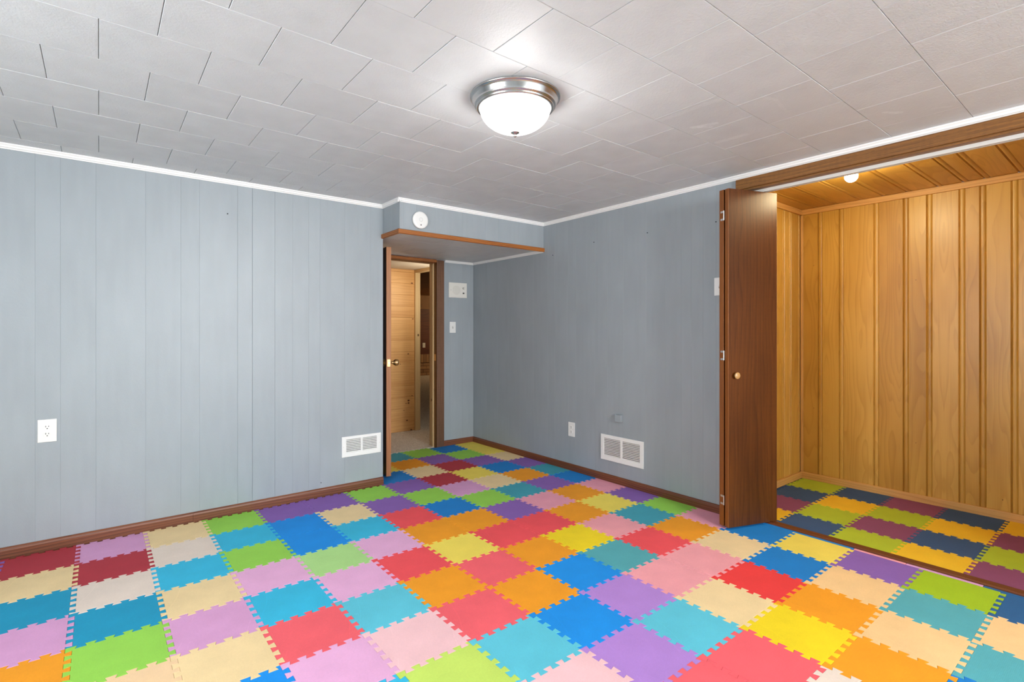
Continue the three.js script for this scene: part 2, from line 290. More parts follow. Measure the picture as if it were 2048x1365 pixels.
/* ------------------------------------------------------------------ crown mouldings and baseboards */
// crown: b up from the drop, a out from the wall
const crown = [[0, 0], [0.005, 0], [0.007, 0.006], [0.012, 0.009], [0.014, 0.018], [0.019, 0.023], [0.02, 0.03], [0, 0.03]];
function crownRun(name, label, list) { const g = structure(name, label, 'moulding'); for (const geo of list) part('moulding', geo, whiteTrim, g); }
const cw = (x0, x1, z, top) => sweep(crown.map(([a, b]) => [a, b]), V3(x1, top - 0.03, z), Z, Y, nX, x1 - x0, 0);              // on a wall facing +z
const cr = (z0, z1, x, top) => sweep(crown.map(([a, b]) => [-a, b]).reverse(), V3(x, top - 0.03, z0), X, Y, Z, z1 - z0, 2);   // on a wall facing -x
crownRun('trim_2', 'white crown moulding along the top of the long left wall', [cw(XL, -0.297, ZB, H)]);
crownRun('trim_3', 'white crown moulding around the top of the soffit', [cr(ZB, ZS + 0.02, -0.2956, H), cw(-0.3156, XR, ZS, H)]);
crownRun('trim_4', 'white crown moulding along the top of the right wall', [cr(ZS, ZF, XR, H)]);
const crSmall = crown.map(([a, b]) => [a * 0.8, b * 0.8 + 0.006]);
crownRun('trim_5', 'small white moulding under the soffit ceiling beside the door', [
  sweep(crSmall, V3(XR, YS - 0.03, ZA), Z, Y, nX, XR - 0.83, 0), sweep(crSmall.map(([a, b]) => [-a, b]).reverse(), V3(XR, YS - 0.03, ZA), X, Y, Z, ZS - ZA - 0.002, 2)]);
const basep = [[0, -0.012], [0.014, -0.012], [0.014, 0.04], [0.011, 0.05], [0.005, 0.057], [0, 0.057]];
const bw = (x0, x1, z) => sweep(basep, V3(x1, 0, z), Z, Y, nX, x1 - x0, 0, 0, rnd() * 3);
const br = (z0, z1, x) => sweep(basep.map(([a, b]) => [-a, b]).reverse(), V3(x, 0, z0), X, Y, Z, z1 - z0, 2, 0, rnd() * 3);
function base(name, label, list) { const g = structure(name, label, 'baseboard'); for (const geo of list) part('baseboard_length', geo, baseWood, g); }
base('baseboard_back', 'brown wood baseboard along the long left wall', [bw(XL, -1.63, ZB), bw(-1.629, -0.296, ZB)]);
base('baseboard_doorway', 'short brown wood baseboard beside the door casing', [bw(0.815, XR, ZA)]);
base('baseboard_right', 'brown wood baseboard along the right wall up to the closet', [br(ZA + 0.014, -0.72, XR), br(-0.719, 0.279, XR)]);

/* ------------------------------------------------------------------ doorway casing, jamb and the open door */
const casing = structure('trim_6', 'dark oak casing and jamb around the open doorway', 'door casing');
part('casing_leg', box(doorX1, doorX1 + 0.092, -0.01, doorTop + 0.03, ZA, ZA + 0.018, 1, 0.005), casingWood, casing);
part('casing_leg', box(doorX0 - 0.085, doorX0, -0.01, doorTop + 0.03, ZA, ZA + 0.015, 1, 0.005), casingWood, casing);
part('casing_head', box(doorX0, doorX1, doorTop, doorTop + 0.034, ZA, ZA + 0.017, 0, 0.005), soffitWood, casing);
part('jamb', box(doorX1, doorX1 + 0.0195, -0.01, doorTop, ZA - 0.04, ZA - 0.0005), oakWood, casing);
part('jamb', box(doorX1 - 0.001, doorX1 + 0.0195, -0.01, doorTop, ZA - 0.14, ZA - 0.0405), paleTrim, casing, 'pale wood inner jamb');
part('jamb', box(doorX0 - 0.0195, doorX0, -0.01, doorTop, ZA - 0.13, ZA - 0.0005), oakWood, casing);
part('jamb_head', box(doorX0, doorX1, doorTop, doorTop + 0.0195, ZA - 0.13, ZA - 0.0005, 0), oakWood, casing);
part('door_stop', box(doorX1 - 0.012, doorX1 - 0.0015, -0.01, doorTop - 0.002, ZA - 0.085, ZA - 0.05), paleTrim, casing);
part('door_stop', box(doorX0 + 0.0005, doorX1 - 0.014, doorTop - 0.012, doorTop - 0.0005, ZA - 0.055, ZA - 0.04, 0), oakWood, casing);
part('strike_plate', box(doorX1 - 0.0015, doorX1 + 0.0004, 0.93, 1.0, ZA - 0.036, ZA - 0.006), brass, casing, 'brass strike plate');

const door1 = thing('door_1', 'brown wood door standing open edge-on at the doorway', 'door', [doorX0 + 0.012, 0.012, ZA + 0.03], { kind: 'structure' });
{ // local: leaf runs along +z from the hinge, thickness along x
  const W = 0.745, Hd = 1.953, t = 0.042;
  part('door_leaf', box(-t + 0.0012, -0.0012, 0, Hd, 0, W - 0.004), doorFaceWood, door1);
  part('edge_strip', box(-t, 0, 0, Hd, W - 0.004, W, 1, 0.0015), doorEdgeWood, door1, 'reddish bare wood door edge');
  const ky = 0.965, kz = W - 0.05;
  part('latch_plate', box(-t / 2 - 0.0125, -t / 2 + 0.0125, ky - 0.03, ky + 0.03, W, W + 0.0012, 1), brass, door1, 'brass latch plate');
  part('latch_bolt', box(-t / 2 - 0.007, -t / 2 + 0.007, ky - 0.008, ky + 0.008, W + 0.0012, W + 0.008, 1, 0.002), steel, door1);
  const kp = [[0.0, 0], [0.033, 0], [0.033, 0.004], [0.024, 0.009], [0.012, 0.013], [0.0115, 0.03], [0.02, 0.04], [0.0285, 0.052], [0.029, 0.066], [0.025, 0.078], [0.014, 0.082], [0, 0.082]].map(([r, h]) => new THREE.Vector2(r, h));
  for (const s of [-1, 1]) { const g = new THREE.LatheGeometry(kp, 28); g.rotateZ(-s * Math.PI / 2); g.translate(s > 0 ? 0 : -t, ky, kz); part('knob', g, brass, door1, 'round brass knob'); }
  for (const y of [0.2, 0.98, 1.75]) { const g = cyl(0.006, 0.006, 0.09, 12); g.translate(-t - 0.004, y, 0.004); part('hinge', g, brass, door1); }
  door1.rotation.y = -0.125;
}

/* ------------------------------------------------------------------ hallway and far room */
{
  const ZH = -3.836, g = structure('wall_hallway', 'knotty pine wall of horizontal boards seen through the doorway', 'wall');
  part('wall_body', box(-1.6, 1.07, -0.001, 2.3, ZH - 0.1, ZH - 0.0185), slab, g);
  const bh = 0.142; for (let k = 0; k < 15; k++) {
    const y0 = k * bh, y1 = Math.min(y0 + bh, 2.024), t = 0.018, c = 0.0018, w = y1 - y0; if (w < 0.02) continue;
    part('pine_board', sweep([[0.0004, 0], [w - 0.0004, 0], [w - 0.0004, t - c], [w - c, t], [c, t], [0.0004, t - c]], V3(-1.6, y0, ZH - t), Y, Z, X, 2.6, 0, rnd(), rnd() * 2), hallPine[k % 2], g);
  }
  const post = structure('trim_7', 'pale pine corner post and beam in the hallway', 'trim');
  part('post', box(1.0, 1.07, -0.001, 2.024, ZH, ZH + 0.03, 1, 0.003), paleTrim, post);
  part('beam', box(1.0, 1.07, 1.985, 2.024, ZH + 0.0305, -2.945, 2, 0.003), paleTrim, post);
  const hc = structure('ceiling_hallway', 'plain cream hallway ceiling beyond the doorway', 'ceiling');
  part('ceiling_board', box(-1.6, 1.07, 2.025, 2.06, ZH - 0.1, -2.941), std({ color: C(0.62, 0.55, 0.45), roughness: 0.8 }), hc);
  part('ceiling_board', box(1.071, 9, 2.3, 2.35, -11.5, -2.941), oliveWood, hc);
  const hw = structure('wall_hallway_side', 'pine side walls closing the hallway and the far room', 'wall');
  part('wall_body', box(-1.7, -1.601, -0.001, 2.3, ZH - 0.1, -2.94), paleTrim, hw);
  part('wall_body', box(1.0, 1.07, 2.061, 2.3, ZH, -2.941), paleTrim, hw);
  part('wall_body', box(-1.6, -0.411, -0.001, 2.3, -2.94, -2.86), paleTrim, hw);
  part('wall_body', box(1.301, 9, -0.001, 2.3, -2.94, -2.86), oliveWood, hw);
  part('wall_body', box(9, 9.1, -0.001, 2.3, -11.5, -2.94), oliveWood, hw);
  part('wall_body', box(0.97, 1.07, -0.001, 2.3, -11.5, ZH - 0.101), oliveWood, hw);
  const fw = structure('wall_far', 'dark wood panelled wall at the end of the far room', 'wall');
  part('wall_body', box(1.07, 9, 1.9, 2.3, -11.5, -11.3), oliveWood, fw);
  for (let k = 0; k < 8; k++) part('panel_board', box(1.07, 9, -0.001 + k * 0.2375, -0.003 + (k + 1) * 0.2375, -11.5, -11.31 + (k % 2) * 0.004, 0, 0, 0, rnd()), darkCedar, fw);
  part('wall_body', box(1.07, 9, 0, 1.9, -11.55, -11.501), darkCedar, fw);
  // brick hearth
  const hearth = thing('brick_hearth', 'low tan brick hearth against the dark far wall', 'hearth', [5.3, 0, -11.1]);
  const mort = std({ color: C(0.12, 0.09, 0.07), roughness: 0.95 }), bmats = [C(0.36, 0.21, 0.11), C(0.42, 0.25, 0.13), C(0.3, 0.17, 0.09)].map(c => std({ color: c, roughness: 0.85 }));
  part('core', box(-1.19, 1.19, 0, 0.585, -0.19, 0.105), mort, hearth);
  for (let r = 0; r < 4; r++) for (let k = -1; k < 12; k++) { const x0 = Math.max(-1.2, -1.2 + (k + (r % 2) / 2) * 0.215 + 0.006), x1 = Math.min(1.2, -1.2 + (k + 1 + (r % 2) / 2) * 0.215 - 0.006); if (x1 - x0 > 0.03) part('brick', box(x0, x1, 0.006 + r * 0.09, 0.084 + r * 0.09, 0.05, 0.12), bmats[Math.abs(r * 5 + k * 3) % 3], hearth); }
  for (let k = 0; k < 27; k++) part('brick', box(-1.2 + k * 0.089 + 0.004, -1.2 + k * 0.089 + 0.083, 0.372, 0.6, 0.03, 0.125), bmats[(k * 7) % 3], hearth);
}
function bulbLight(name, label, pos, r, glow, glowI, color, intensity, opts = {}) {
  const g = thing(name, label, 'light bulb', pos);
  const em = std({ color: C(0.9, 0.9, 0.88), emissive: glow, emissiveIntensity: glowI, roughness: 0.4 });
  const pts = [[0, -r], [r * 0.5, -r * 0.86], [r * 0.87, -r * 0.5], [r, 0], [r * 0.9, r * 0.45], [r * 0.62, r * 0.95], [r * 0.42, r * 1.35], [0, r * 1.35]].map(([a, b]) => new THREE.Vector2(a, b));
  part('bulb_glass', new THREE.LatheGeometry(new THREE.SplineCurve(pts).getPoints(24).map(p => new THREE.Vector2(Math.max(p.x, 0), p.y)), 28), em, g);
  const s = cyl(r * 0.62, r * 0.75, opts.socket ?? 0.03, 20); s.translate(0, r * 1.3 + (opts.socket ?? 0.03) / 2, 0); part('socket', s, whitePlastic, g);
  const l = new THREE.PointLight(color, intensity); l.shadow.radius = r / 0.02; l.castShadow = true; g.add(l); return g;
}
bulbLight('hallway_bulb', 'glowing ceiling bulb of the hallway, out of sight right of the doorway', [0.95, 1.72, -3.1], 0.035, C(1, 0.88, 0.7), 8, C(1, 0.88, 0.7), 0.8, { socket: 0.24 });
bulbLight('far_room_bulb', 'glowing ceiling bulb of the far room, out of sight', [7.3, 2.1, -9.6], 0.045, C(1, 0.78, 0.45), 8, C(1, 0.78, 0.45), 9);

/* ------------------------------------------------------------------ closet: beaded pine boards, trim, ceiling */
const CX = 2.575, CZ = 0.125, CZ1 = 2.62;
function beaded(w) {                                     // profile across one board: flat, double groove, bead, groove
  const t = 0.012, bead = 0.034, s = w - bead, p = [[0.0003, 0], [w - 0.0003, 0], [w - 0.0003, t - 0.006], [w - 0.003, t - 0.0035], [w - 0.006, t - 0.0008]];
  for (let k = 0; k <= 6; k++) { const a = k / 6; p.push([w - 0.0075 - a * (bead - 0.017), t + 0.001 * Math.sin(a * Math.PI)]); }
  p.push([s + 0.0068, t - 0.0055], [s + 0.0045, t - 0.0005], [s + 0.002, t - 0.0055], [s - 0.0015, t], [0.003, t], [0.0003, t - 0.0035]);
  return p;
}
const zCuts = [0.125, 0.291, 0.449, 0.689, 0.877, 1.016, 1.197, 1.306, 1.462, 1.69, 1.84, 2.02, 2.16, 2.38, 2.62];
const closetBack = structure('wall_closet_back', 'warm pine closet wall of beaded vertical boards', 'wall');
part('wall_body', box(CX + 0.0121, CX + 0.1, -0.012, H, CZ - 0.1, CZ1 + 0.1), slab, closetBack);
for (let k = 0; k + 1 < zCuts.length; k++) { // board along z, seen from -x: A = +z, B = -x, L = A x B = z x -x = -y
  part('pine_board', sweep(beaded(zCuts[k + 1] - zCuts[k]), V3(CX + 0.012, H, zCuts[k]), Z, nX, nY, H + 0.012, 1, rnd() * 2, rnd() * 3), closetWood[(k * 5 + 1) % 3], closetBack);
}
const closetSide = structure('wall_closet_left', 'narrow pine side wall of the closet left of the corner', 'wall');
part('wall_body', box(XR + 0.1205, CX + 0.1, -0.012, H, CZ - 0.1, CZ - 0.0121), slab, closetSide);
{ const xs = [1.326, 1.5, 1.66, 1.85, 2.0, 2.13, 2.27, 2.39, 2.565]; for (let k = 0; k + 1 < xs.length; k++) part('pine_board', sweep(beaded(xs[k + 1] - xs[k]), V3(xs[k], H, CZ - 0.012), X, Z, nY, H + 0.012, 1, rnd() * 2, rnd() * 3), closetWood[(k * 4 + 2) % 3], closetSide); }
const closetFar = structure('wall_closet_right', 'pine side wall closing the far end of the closet', 'wall');
part('wall_body', box(XR + 0.1205, CX + 0.1, -0.012, H, CZ1, CZ1 + 0.1), closetWood[0], closetFar);
const closetFront = structure('wall_closet_front', 'inner pine face of the wall around the closet opening', 'wall');
part('wall_body', box(XR + 0.1205, XR + 0.13, 2.2, H, 0.325, 2.45), closetWood[1], closetFront);
part('wall_body', box(XR + 0.1205, XR + 0.13, -0.012, H, CZ, 0.325), closetWood[1], closetFront);
const closetCeil = structure('ceiling_closet', 'pine closet ceiling of beaded boards', 'ceiling');
part('ceiling_deck', box(XR + 0.1, CX + 0.1, H + 0.0121, H + 0.012 + 0.0005, CZ, CZ1), slab, closetCeil);
{ const cs = [0.125, 0.27, 0.42, 0.6, 0.75, 0.9, 1.08, 1.22, 1.33, 1.5, 1.68, 1.82, 2.0, 2.2, 2.4, 2.62]; for (let k = 0; k + 1 < cs.length; k++) part('pine_board', sweep(beaded(cs[k + 1] - cs[k]), V3(XR + 0.131, H + 0.012, cs[k]), Z, nY, X, CX - XR - 0.131 - 0.001, 0, rnd() * 2, rnd() * 3), closetWood[(k * 7) % 3], closetCeil); }
const closetTrims = structure('trim_8', 'light pine strips around the closet ceiling, corner and floor', 'trim');
part('ceiling_strip', box(CX - 0.018, CX - 0.0005, H - 0.045, H - 0.001, CZ, CZ1, 2, 0.003), closetTrim, closetTrims);
part('ceiling_strip', box(XR + 0.132, CX - 0.019, H - 0.045, H - 0.001, CZ + 0.001, CZ + 0.018, 0, 0.003), closetTrim, closetTrims);
part('corner_strip', box(CX - 0.014, CX - 0.001, 0.055, H - 0.046, CZ + 0.001, CZ + 0.022, 1, 0.003), closetTrim, closetTrims);
part('floor_strip', box(CX - 0.018, CX - 0.0005, -0.003, 0.053, CZ, CZ1, 2, 0.004), closetTrim, closetTrims);
part('floor_strip', box(XR + 0.132, CX - 0.019, -0.003, 0.053, CZ + 0.001, CZ + 0.018, 0, 0.004), closetTrim, closetTrims);

// opening: casing, jamb, track, threshold
const openTrim = structure('trim_9', 'dark oak casing around the closet opening', 'door casing');
part('casing_head', box(XR - 0.014, XR - 0.0003, 2.182, 2.25, 0.279, 2.5, 2, 0.004), oakWood, openTrim);
part('casing_leg', box(XR - 0.014, XR - 0.0003, -0.003, 2.1815, 0.279, 0.322, 1, 0.004), oakWood, openTrim);
part('casing_leg', box(XR - 0.014, XR - 0.0003, -0.003, 2.1815, 2.45, 2.5, 1, 0.004), oakWood, openTrim);
part('jamb_head', box(XR, XR + 0.13, 2.1706, 2.1995, 0.31, 2.45, 2), oakWood, openTrim);
part('jamb', box(XR, XR + 0.13, -0.003, 2.1702, 0.3105, 0.322, 1), oakWood, openTrim);
const trackThing = thing('sliding_track', 'thin aluminium track under the closet header', 'door track', [1.268, 2.1505, 0]);
part('track_rail', sweep([[-0.018, 0], [-0.006, 0], [-0.006, 0.004], [-0.014, 0.004], [-0.014, 0.017], [0.014, 0.017], [0.014, 0.004], [0.006, 0.004], [0.006, 0], [0.018, 0], [0.018, 0.02], [-0.018, 0.02]], V3(0, 0, 0.33), X, Y, Z, 2.1, 2), std({ color: C(0.72, 0.71, 0.67), roughness: 0.5, metalness: 0.3 }), trackThing);
const thr = structure('trim_10', 'dark wood threshold strip on the floor of the closet opening', 'threshold');
part('strip', sweep([[0, 0], [0.064, 0], [0.064, 0.015], [0.057, 0.021], [0.007, 0.021], [0, 0.015]].map(([a, b]) => [a, b - 0.011]), V3(1.272, 0, 0.33), X, Y, Z, 2.1, 2), thresholdWood, thr);

/* ------------------------------------------------------------------ folded bifold door */
const bif = thing('door_2', 'brown two-leaf bifold closet door folded open', 'door', [0, 0, 0], { kind: 'structure' });
{
  const leaf = (nx, nz, ex, ez, t, s) => { // near corner, direction, thickness to the side s of the face
    const L = Math.hypot(ex, ez), W = 0.388, g = new THREE.Group(); g.name = 'leaf'; bif.add(g);
    g.position.set(nx, 0.013, nz); g.rotation.y = -Math.atan2(ez, ex);  // local x along the leaf, local z toward the viewer's right
    const lo = s > 0 ? 0 : -t, hi = s > 0 ? t : 0;
    part('panel', box(0.004, W, 0, 2.13, lo, hi, 1, 0, rnd(), rnd()), bifoldWood, g);
    part('edge_strip', box(0, 0.0038, 0, 2.13, lo + 0.0003, hi - 0.0003, 1, 0.0012, rnd()), bifoldEdge, g);
    return g;
  };
  const right = leaf(0.965, 0.353, 0.365, 0.132, 0.03, -1);
  const left = leaf(0.982, 0.283, 0.35, 0.085, 0.034, 1);
  const kp = [[0, 0], [0.009, 0], [0.008, 0.008], [0.013, 0.013], [0.02, 0.018], [0.021, 0.022], [0.017, 0.026], [0, 0.028]].map(([a, b]) => new THREE.Vector2(a, b));
  const kg = new THREE.LatheGeometry(kp, 28); kg.rotateX(Math.PI / 2); kg.translate(0.052, 0.955, 0);
  part('knob', kg, std({ color: C(0.45, 0.25, 0.09), roughness: 0.3 }), right, 'round light wood knob');
  for (const y of [1.965, 1.08, 0.165]) {
    const b = cyl(0.0035, 0.0035, 0.06, 10); b.translate(-0.003, y, 0.0385);
    part('hinge', mergeGeometries([metreUV(b), box(-0.0022, -0.0003, y + 0.018, y + 0.03, 0.012, 0.037), box(-0.0022, -0.0003, y - 0.03, y - 0.018, 0.012, 0.037)]), steel, left, 'silver hinge');
  }
}

/* ------------------------------------------------------------------ foam puzzle mats */
const T = 0.315, MT = 0.0115;
const foamBump = grey((u, v) => { const a = Math.sin((u * 40 + 0.35 * Math.sin(v * 6.283 * 20)) * 6.283), b = Math.sin(v * 40 * 6.283); return 0.5 + 0.22 * a + 0.14 * b + 0.14 * (vn(u * 90, v * 90, 5) - 0.5); }, 512, 512, 0.2, 0.2);
const foamMap = texture(512, 512, 0.63, 0.63, (u, v) => {
  let k = 0.97 + 0.06 * (fbm(u * 7, v * 7, 81, 4) - 0.5) + 0.03 * (vn(u * 200, v * 200, 85) - 0.5);
  const s = Math.abs((u * 0.94 + v * 0.34 + 0.05 * fbm(u * 3, v * 3, 88, 2)) % 0.37 - 0.2); if (s < 0.0012 && vn(u * 5, v * 5, 87) > 0.62) k += 0.05;   // fine scratches
  k *= 250; return [k, k, k];
});
const foam = {
  red: C(0.83, 0.075, 0.09), coral: C(0.86, 0.115, 0.14), crimson: C(0.42, 0.028, 0.045), scarlet: C(0.8, 0.04, 0.04), orange: C(0.92, 0.345, 0.008), yellow: C(0.9, 0.72, 0.105), lemon: C(0.9, 0.68, 0.006),
  green: C(0.29, 0.62, 0.075), lime: C(0.52, 0.7, 0.12), mint: C(0.4, 0.68, 0.24), leaf: C(0.33, 0.5, 0.006), cyan: C(0.03, 0.46, 0.7), aqua: C(0.1, 0.52, 0.66), teal: C(0.045, 0.33, 0.42), turquoise: C(0.08, 0.37, 0.42), lagoon: C(0.004, 0.3, 0.5), blue: C(0.0, 0.2, 0.58), azure: C(0.0, 0.26, 0.76), navy: C(0.012, 0.1, 0.26),
  purple: C(0.24, 0.115, 0.42), violet: C(0.42, 0.22, 0.62), plum: C(0.34, 0.13, 0.4), lilac: C(0.66, 0.33, 0.57), orchid: C(0.76, 0.4, 0.64), pink: C(0.84, 0.34, 0.38), rose: C(0.8, 0.33, 0.42), blush: C(0.88, 0.54, 0.57), beige: C(0.82, 0.62, 0.33), peach: C(0.88, 0.58, 0.27), tan: C(0.82, 0.57, 0.33), cream: C(0.76, 0.64, 0.55),
  closetgreen: C(0.42, 0.52, 0.02), closetblue: C(0.03, 0.085, 0.2), closetyellow: C(0.92, 0.55, 0.015), closetpurple: C(0.24, 0.06, 0.14),
};
const words = { lemon: 'bright yellow', leaf: 'olive green', cyan: 'sky blue', aqua: 'pale aqua', lagoon: 'teal blue', azure: 'bright blue', orchid: 'pinkish lilac', rose: 'dusky pink', blush: 'pale pink', closetgreen: 'olive green', closetblue: 'dark blue', closetyellow: 'golden yellow', closetpurple: 'plum' };
const foamMat = {}; for (const k in foam) foamMat[k] = std({ color: foam[k].multiplyScalar(Math.min(1.15, 0.97 / Math.max(foam[k].r, foam[k].g, foam[k].b))), map: foamMap, roughness: 0.82, bumpMap: foamBump, bumpScale: 0.00035 });
// one dovetail edge from t = 0 to 1, offset -d .. +d; all four tiles share the corner (-d, -d)
const TD = 0.0108 / T, dove = []; for (let k = 0; k < 5; k++) { const c = 0.12 + 0.19 * k; dove.push([c - 0.0375, -TD], [c - 0.0575, TD], [c + 0.0575, TD], [c + 0.0375, -TD]); }
function tileOutline() {
  const p = [];
  p.push([-TD, -TD]); for (const [t, o] of dove) p.push([t, o]);                          // z = 0 side
  p.push([1 - TD, -TD]); for (const [t, o] of dove) p.push([1 + o, t]);                    // x = 1 side
  p.push([1 - TD, 1 - TD]); for (const [t, o] of [...dove].reverse()) p.push([t, 1 + o]);  // z = 1 side
  p.push([-TD, 1 - TD]); for (const [t, o] of [...dove].reverse()) p.push([o, t]);         // x = 0 side
  return p.map(([a, b]) => [a * T, b * T]);
}
function clip(poly, axis, sign, v) {
  const out = [], inside = q => sign * (q[axis] - v) <= 0;
  for (let k = 0; k < poly.length; k++) {
    const a = poly[k], b = poly[(k + 1) % poly.length], ia = inside(a), ib = inside(b);
    if (ia) out.push(a);
    if (ia !== ib) { const t = (v - a[axis]) / (b[axis] - a[axis]); out.push([a[0] + (b[0] - a[0]) * t, a[1] + (b[1] - a[1]) * t]); }
  }
  return out;
}
function foamGeometry(poly, variant) {
  const pts = poly.filter((p, k) => { const q = poly[(k + 1) % poly.length]; return Math.hypot(p[0] - q[0], p[1] - q[1]) > 1e-5; });
  const n = pts.length, area = pts.reduce((t, p, k) => { const q = pts[(k + 1) % n]; return t + p[0] * q[1] - q[0] * p[1]; }, 0), turn = area > 0 ? 1 : -1;
  const inset = (d) => pts.map((p, k) => {                         // mitred inset
    const a = pts[(k + n - 1) % n], b = pts[(k + 1) % n];
    let e = [p[0] - a[0], p[1] - a[1]], f = [b[0] - p[0], b[1] - p[1]]; const le = Math.hypot(...e), lf = Math.hypot(...f);
    const m = [-e[1] / le * turn, e[0] / le * turn], q = [-f[1] / lf * turn, f[0] / lf * turn], w = Math.max(0.25, 1 + m[0] * q[0] + m[1] * q[1]);
    return [p[0] + (m[0] + q[0]) / w * d, p[1] + (m[1] + q[1]) / w * d];
  });
  const rim = inset(0.0004), top = inset(0.0013), v = [], bs = 0.0009;
  const tri = (p, q, r) => { const ux = q[0] - p[0], uy = q[1] - p[1], uz = q[2] - p[2], wx = r[0] - p[0], wy = r[1] - p[1], wz = r[2] - p[2]; if (Math.hypot(uy * wz - uz * wy, uz * wx - ux * wz, ux * wy - uy * wx) > 1e-9) v.push(...p, ...q, ...r); };
  for (const [a, b, c] of THREE.ShapeUtils.triangulateShape(top.map(p => new THREE.Vector2(p[0], p[1])), [])) {
    const A = [top[a][0], 0, top[a][1]], B = [top[b][0], 0, top[b][1]], D = [top[c][0], 0, top[c][1]], up = (B[2] - A[2]) * (D[0] - A[0]) - (B[0] - A[0]) * (D[2] - A[2]) > 0;
    if (up) tri(A, B, D); else tri(A, D, B);
  }
  for (let k = 0; k < n; k++) {
    const j = (k + 1) % n, i0 = turn > 0 ? j : k, i1 = turn > 0 ? k : j;
    const quad = (P0, y0, P1, y1) => { const a = [P0[i0][0], y0, P0[i0][1]], b = [P0[i1][0], y0, P0[i1][1]], c = [P1[i1][0], y1, P1[i1][1]], d = [P1[i0][0], y1, P1[i0][1]]; tri(a, b, c); tri(a, c, d); };
    quad(rim, -bs, top, 0); quad(rim, -MT, rim, -bs);
  }
  const e = new THREE.BufferGeometry(); e.setAttribute('position', new THREE.BufferAttribute(new Float32Array(v), 3)); e.computeVertexNormals();
  return metreUV(e, 2, variant * 0.17, variant * 0.29);
}
const fullTile = [0, 1, 2, 3].map(v => foamGeometry(tileOutline(), v));
function layTile(parent, x, z, colour, limits, n) {   // limits: list of [axis, sign, world value]
  let poly = tileOutline().map(([a, b]) => [a + x, b + z]), cut = false;
  for (const [ax, sg, v] of limits) if (poly.some(p => sg * (p[ax] - v) > 1e-6)) { poly = clip(poly, ax, sg, v); cut = true; }
  if (poly.length < 3) return;
  const w = Math.max(...poly.map(p => p[0])) - Math.min(...poly.map(p => p[0])), d = Math.max(...poly.map(p => p[1])) - Math.min(...poly.map(p => p[1])); if (w < 0.03 || d < 0.03) return;
  const m = part('foam_tile', cut ? foamGeometry(poly.map(([a, b]) => [a - x, b - z]), n % 4) : fullTile[n % 4], foamMat[colour], parent, `${words[colour] ?? colour} foam tile`);
  m.position.set(x, (hash(n, 3, 7) - 0.5) * 0.0006, z);
}
const mats = thing('puzzle_mat', 'multicoloured interlocking foam puzzle mat covering the room floor', 'play mat');
const rows = {   // colours by row j (towards the viewer) from column i
  '-9': [0, 'teal green blue yellow'], '-8': [-1, 'yellow orange purple green yellow'], '-7': [-1, 'blue beige crimson purple beige'],
  '-6': [-8, 'crimson lilac beige green purple purple green purple crimson yellow blue purple'],
  '-5': [-8, 'beige crimson cream cyan azure beige purple green lilac beige orange teal'],
  '-4': [-8, 'lagoon cream cyan green azure cyan red blue green teal purple blue'],
  '-3': [-8, 'lilac lagoon beige orchid mint orchid orange orange purple rose orange rose'],
  '-2': [-8, 'orange green lilac cyan orchid red yellow red red orange yellow purple'],
  '-1': [-8, 'purple tan beige coral aqua orange coral orange lemon pink teal green'],
  '0': [-8, 'red green azure orchid blush coral orange azure turquoise red orange rose'],
  '1': [-8, 'teal beige purple cyan lime aqua azure violet pink pink beige blue'],
  '2': [-8, 'yellow pink lilac blue orange blush violet aqua beige scarlet blue yellow'],
  '3': [-8, 'green red beige cyan purple yellow coral coral lemon orange peach purple'],
  '4': [-8, 'lilac blue orange green pink teal red cream orange peach turquoise leaf'],
  '5': [-8, 'cyan yellow purple red beige lime orchid orange blue turquoise peach navy'],
};
const filler = ['red', 'orange', 'yellow', 'green', 'cyan', 'blue', 'purple', 'orchid', 'pink', 'beige', 'teal'];
let count = 0;
for (let j = -9; j <= 11; j++) for (let i = -11; i <= 3; i++) {
  if (j < -6 && i < -1) continue;
  const row = rows[j], c = row && i >= row[0] ? row[1].split(' ')[i - row[0]] : null;
  if (j < -6 && !c) continue;
  const col = c ?? filler[Math.floor(hash(i, j, 77) * filler.length)], lim = [];
  if (j === -9) lim.push([1, -1, i === 3 || i === 2 ? ZA + 0.016 : ZA - 0.035]);
  if (i === 2 && j === -9) lim.push([0, 1, 3 * T + TD * T]);
  if (j === -6 && i <= -2) lim.push([1, -1, ZB + 0.016]);
  if (j < -6 && i === -1) lim.push([0, -1, -0.292]);
  if (i === 3) lim.push([0, 1, (j + 1) * T < 0.34 ? XR - 0.016 : 1.249]);
  if (i === 3 && j >= 7) lim.push([0, 1, XR - 0.016]);
  lim.push([0, -1, XL + 0.004], [1, 1, ZF - 0.004]);
  layTile(mats, i * T, j * T, col, lim, ++count);
}
// straight border strips along the closet threshold
function border(z0, z1, colour, dx = 0) {
  const g = foamGeometry([[1.251 + dx, z0], [1.2705, z0], [1.2705, z1], [1.251 + dx, z1]], 1), m = part('border_strip', g, foamMat[colour], mats, `${words[colour] ?? colour} foam border strip`); m.position.y = 0.001;
}
border(0.34, 0.945, 'blue'); border(0.947, 1.19, 'pink'); border(1.192, 1.5, 'lilac'); border(1.502, 2.2, 'navy');
const cmats = thing('puzzle_mat', 'green, blue, yellow and plum foam puzzle mat inside the closet', 'play mat');
const cc = ['closetgreen closetblue closetpurple closetblue closetyellow closetgreen closetblue closetpurple', 'closetblue closetyellow closetgreen closetyellow closetpurple closetblue closetyellow closetgreen', 'closetpurple closetgreen closetpurple closetblue closetgreen closetyellow closetpurple closetblue', 'closetyellow closetblue closetgreen closetyellow closetpurple closetgreen closetblue closetyellow'];
